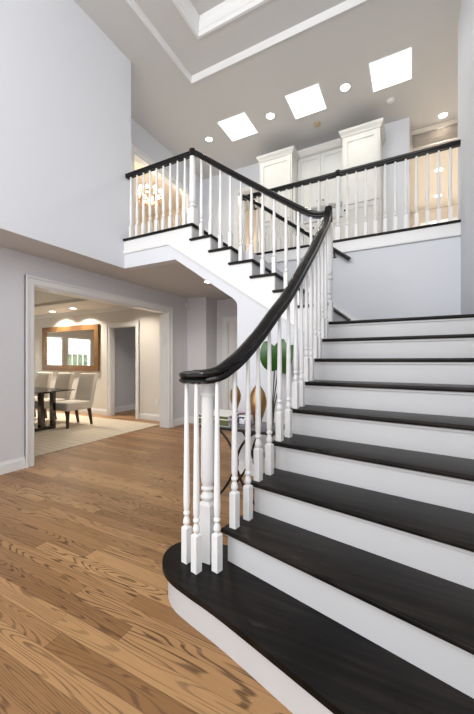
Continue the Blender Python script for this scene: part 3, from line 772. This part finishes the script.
# ------------------------------------------------------------------ chandelier
ch = thing('chandelier', 'glowing candle chandelier hanging in the cream room upstairs', 'chandelier', (-5.3, 5.8, 6.0))
cx, cy, cz = -5.3, 5.8, 5.02
bm = bmesh.new(); lathe(bm, [(.012, -.12), (.04, -.08), (.02, -.03), (.035, .02), (.05, .08), (.02, .14), (.012, .22)], (cx, cy, cz), 14); link('column', bm, M_GOLD, ch)
bm = bmesh.new(); tube(bm, [(cx, cy, cz+.2), (cx, cy, 5.97)], .006); lathe(bm, [(.06, 0), (.06, -.02), (.02, -.04)], (cx, cy, 6.0), 14); link('hanging_rod', bm, M_GOLD, ch)
for k in range(10):
    a = 2*math.pi*k/10+.2; dx, dy = math.cos(a), math.sin(a)
    bm = bmesh.new(); tube(bm, spline([(cx+dx*q, cy+dy*q, cz+h) for q, h in ((.02, 0), (.1, -.08), (.22, -.06), (.27, .0), (.27, .03))], 4), .007, 6); lathe(bm, [(.012, 0), (.034, .006), (.03, .012), (.012, .014), (.012, .09)], (cx+dx*.27, cy+dy*.27, cz+.03), 10)
    ar = link('arm', bm, M_GOLD, ch)
    bm = bmesh.new(); lathe(bm, [(.012, 0), (.028, .024), (.026, .05), (.004, .09)], (cx+dx*.27, cy+dy*.27, cz+.12), 10); link('bulb', bm, M_BULB, ar)
d = bpy.data.lights.new('chandelier_lamp', 'POINT'); d.energy = 60; d.color = (1, .84, .66); d.shadow_soft_size = .2
o = bpy.data.objects.new('chandelier_lamp', d); C.objects.link(o); o.parent = ch; o.location = (0, 0, -1.15)

# ------------------------------------------------------------------ dining room contents
rg = BX('area_rug', M_RUG, None, -9.4, -4.50, 1.2, 5.22, 0, .012, bev=.004)
tag(rg, 'large beige rug under the dining table', 'rug')
mr = thing('wall_mirror', 'wide mirror in a brown wooden frame on the dining room wall', 'mirror', (-7.75, DY, 1.6))
bm = bmesh.new(); holed(bm, 'y', DY-.05, DY, -8.86, -6.66, 1.05, 2.20, holes=[(-8.73, -6.80, 1.19, 2.07)]); link('frame', bm, M_FRAME, mr, smooth=0)
BX('mirror_glass', M_MIRR, mr, -8.73, -6.80, DY-.02, DY-.012, 1.19, 2.07)
def chair(cx, cy, label):
    t = thing('dining_chair', label, 'chair', (cx, cy, 0), 'dining chairs along the table')
    bm = bmesh.new(); box(bm, cx-.25, cx+.25, cy-.30, cy+.24, .34, .50, .035, 3); link('seat', bm, M_FAB, t, smooth=50)
    bm = bmesh.new(); box(bm, -.25, .25, -.05, .05, 0, .70, .03, 3)
    for v in bm.verts:
        q = v.co.z/.7; v.co.y += q*q*.16; v.co.x *= 1-.04*q
    bmesh.ops.transform(bm, matrix=Matrix.Translation((cx, cy+.235, .345)), verts=bm.verts)
    link('backrest', bm, M_FAB, t, smooth=50)
    for sx in (-1, 1):
        for sy in (-1, 1):
            bm = bmesh.new()
            x, y = cx+sx*.205, cy+(-.25 if sy < 0 else .225)
            top = [(x-.027, y-.027), (x+.027, y-.027), (x+.027, y+.027), (x-.027, y+.027)]
            bx, by = x, y+(.06 if sy > 0 else 0)
            bot = [(bx-.017, by-.017), (bx+.017, by-.017), (bx+.017, by+.017), (bx-.017, by+.017)]
            lo = [bm.verts.new((*p, .012)) for p in bot]; hi = [bm.verts.new((*p, .345)) for p in top]
            bm.faces.new(lo); bm.faces.new(hi)
            for k in range(4): bm.faces.new((lo[k], lo[(k+1) % 4], hi[(k+1) % 4], hi[k]))
            link('leg', bm, M_LEG, t, smooth=0)
chair(-5.97, 4.32, 'cream upholstered dining chair at the table end nearest the doorway')
chair(-6.72, 4.32, 'cream upholstered dining chair second from the doorway, below the mirror')
chair(-7.47, 4.32, 'cream upholstered dining chair third from the doorway, mostly behind the door casing')
dt = thing('dining_table', 'glass topped dining table on dark metal frame legs on the beige rug', 'table', (-6.9, 3.6, 0))
bm = bmesh.new(); box(bm, -8.3, -5.66, 3.05, 4.16, .742, .757, .004); link('glass_top', bm, M_TGLASS, dt, smooth=0)
for px in (-6.08, -7.7):
    for y0, y1 in ((3.18, 3.46), (3.72, 4.01)):
        bm = bmesh.new(); holed(bm, 'x', px-.05, px+.05, y0, y1, .012, .742, holes=[(y0+.06, y1-.06, .07, .69)]); link('leg_frame', bm, M_STEEL, dt, smooth=0)
BX('stretcher', M_STEEL, dt, -7.65, -6.13, 3.55, 3.63, .012, .06)
for px in (-6.08, -7.7): BX('foot_bar', M_STEEL, dt, px-.05, px+.05, 3.46, 3.72, .012, .07)

# garden hedge outside the dining windows (visible in the mirror)
bm = bmesh.new(); box(bm, -16.2, -15.2, -1, 8, 0, 1.5, .2, 3)
bmesh.ops.subdivide_edges(bm, edges=bm.edges[:], cuts=6, use_grid_fill=True)
for v in bm.verts: v.co += Vector((random.uniform(-.12, .12), random.uniform(-.12, .12), random.uniform(-.18, .18) if v.co.z > .2 else 0))
tag(link('garden_hedge', bm, M_HEDGE, smooth=0), 'green hedge outside the dining windows, seen in the mirror', 'hedge')
SLAB('ground', M_STONE, 'z', -.12, -.02, -19, -12, -3, 9)

# ------------------------------------------------------------------ side table by the stairs
TX, TY, TZ = -1.42, 2.86, .69
TW = .38
tb = thing('side_table', 'small side table with curved dark iron legs behind the balusters', 'table', (TX, TY, 0))
bm = bmesh.new(); box(bm, TX-TW, TX+TW, TY-.2, TY+.2, TZ-.012, TZ, .004); link('table_top', bm, M_SLATE, tb)
bm = bmesh.new(); holed(bm, 'z', TZ-.034, TZ-.012, TX-TW, TX+TW, TY-.2, TY+.2, holes=[(TX-TW+.02, TX+TW-.02, TY-.18, TY+.18)]); link('rim', bm, M_IRON, tb, smooth=0)
for yy in (TY-.17, TY+.17):
    for s in (-1, 1):
        arc = [(TX+s*(.20-.188*math.sin(math.pi*q)**.9), yy, TZ-.03-(TZ-.042)*q**1.15) for q in [i/16 for i in range(17)]]
        bm = bmesh.new(); tube(bm, arc, .0115); link('leg', bm, M_IRON, tb)
    bm = bmesh.new(); box(bm, TX-.026, TX+.026, yy-.014, yy+.014, .34, .40, .004); link('clasp', bm, M_IRON, tb)
def book(x0, x1, y0, y1, z0, z1, spine, side, label):
    t = thing('book', label, 'book', ((x0+x1)/2, (y0+y1)/2, z0), 'books on the side table')
    bm = bmesh.new(); box(bm, x0+.006, x1-.006, y0+.006, y1-.006, z0+.004, z1-.004); link('pages', bm, M_PAPER, t, smooth=0)
    bm = bmesh.new(); box(bm, x0, x1, y0, y1, z0, z0+.004); box(bm, x0, x1, y0, y1, z1-.004, z1); link('cover', bm, M_PAPER, t, smooth=0)
    bm = bmesh.new(); box(bm, x0+.002, x1-.002, y0-.003, y0+.003, z0+.004, z1-.004); link('spine', bm, spine, t, smooth=0)
    if side: bm = bmesh.new(); box(bm, x1-.006, x1-.001, y0+.004, y1-.004, z0+.004, z1-.004); link('printed_edge', bm, side, t, smooth=0)
book(-1.84, -1.482, 2.668, 3.05, TZ, TZ+.062, M_OLIVE, M_FLORAL, 'thick olive spined book at the bottom of the stack on the side table')
book(-1.82, -1.492, 2.674, 3.04, TZ+.062, TZ+.095, M_OLIVE, M_FLORAL, 'thinner white covered book on top of the stack on the side table')
cb = thing('ceramic_box', 'small white box with navy flower print beside the gold vases', 'box', (-1.40, 2.90, TZ))
BX('body', M_FLORAL, cb, -1.462, -1.335, 2.84, 2.98, TZ, TZ+.07, bev=.006)
BX('lid', M_PAPER, cb, -1.466, -1.331, 2.836, 2.984, TZ+.07, TZ+.085, bev=.004)
sprig = thing('flower_sprig', 'pale lilac blossoms lying on the printed box by the gold vases', 'flowers', (-1.40, 2.90, TZ+.085))
bm = bmesh.new(); tube(bm, [(-1.47, 2.86, TZ+.091), (-1.40, 2.90, TZ+.097), (-1.32, 2.93, TZ+.091)], .004, 6); link('stem', bm, M_STEM, sprig)
for fx_, fy_ in ((-1.455, 2.865), (-1.425, 2.90), (-1.385, 2.88), (-1.36, 2.925), (-1.40, 2.945)):
    bm = bmesh.new()
    for k in range(5):
        a = k*2*math.pi/5+fx_*40
        bmesh.ops.create_uvsphere(bm, u_segments=8, v_segments=5, radius=1, matrix=Matrix.Translation((fx_+.017*math.cos(a), fy_+.017*math.sin(a), TZ+.108)) @ Matrix.Rotation(a, 4, 'Z') @ Matrix.Diagonal((.017, .012, .006, 1)))
    link('blossom', bm, M_LILAC, sprig, smooth=60)
VP = [(.02, 0), (.045, .006), (.03, .03), (.05, .09), (.083, .19), (.088, .25), (.07, .32), (.04, .37), (.018, .40), (.016, .41)]
def vase(x, y, z, sc, label):
    bm = bmesh.new(); lathe(bm, [(r*sc, z_*sc) for r, z_ in VP], (x, y, z), 24, .8)
    return tag(link('vase', bm, M_GOLD, smooth=60), label, 'vase', 'gold vases on the side table')
vase(-1.565, 2.96, TZ+.095, .68, 'smaller gold egg shaped vase standing on top of the book stack')
vase(-1.25, 2.81, TZ, .98, 'gold egg shaped vase beside the book stack, below the green leaf')

pp = thing('potted_plant', 'green broad leaved plant in a white pot behind the side table', 'plant', (-1.27, 3.21, 0))
px, py = -1.27, 3.21
bm = bmesh.new(); lathe(bm, [(.09, 0), (.11, .02), (.125, .30), (.132, .32), (.12, .32), (.112, .28), (.02, .28)], (px, py, 0), 24); link('pot', bm, M_STONE, pp, smooth=40)
def leaf(bm, base, tip, width, up, droop=.05):
    base, tip = Vector(base), Vector(tip); ax = tip-base; s = ax.cross(Vector(up)).normalized(); nrm = s.cross(ax).normalized()
    rows = []
    for i in range(11):
        t = i/10; w = width*math.sin(math.pi*min(1, (t*.94+.05)))**.55*(1-.25*t)
        c = base+ax*t+nrm*(droop*math.sin(math.pi*t))
        rows.append([bm.verts.new(c+s*w*q-nrm*(abs(q)*w*.18)) for q in (-1, -.6, -.25, 0, .25, .6, 1)])
    for a, b in zip(rows, rows[1:]):
        for k in range(6): bm.faces.new((a[k], a[k+1], b[k+1], b[k]))
def plant_leaf(base, tip, w, up):
    bm = bmesh.new(); leaf(bm, base, tip, w, up)
    ex = bmesh.ops.solidify(bm, geom=bm.faces[:], thickness=.003)
    lf = link('leaf', bm, M_LEAF, pp, smooth=60)
    bm = bmesh.new(); b = Vector(base)
    tube(bm, spline([(px, py, .28), (px+(b.x-px)*.2, py+(b.y-py)*.2, .28+(b.z-.28)*.55), tuple(b)], 6), .007, 6); link('stem', bm, M_STEM, lf)
plant_leaf((-1.225, 3.17, 1.20), (-1.30, 3.10, 1.50), .115, (.3, -1, .1))
plant_leaf((-1.19, 3.19, 1.22), (-1.12, 3.14, 1.52), .105, (-.1, -1, .1))
plant_leaf((-1.16, 3.22, 1.18), (-1.03, 3.19, 1.46), .10, (-.3, -1, .2))
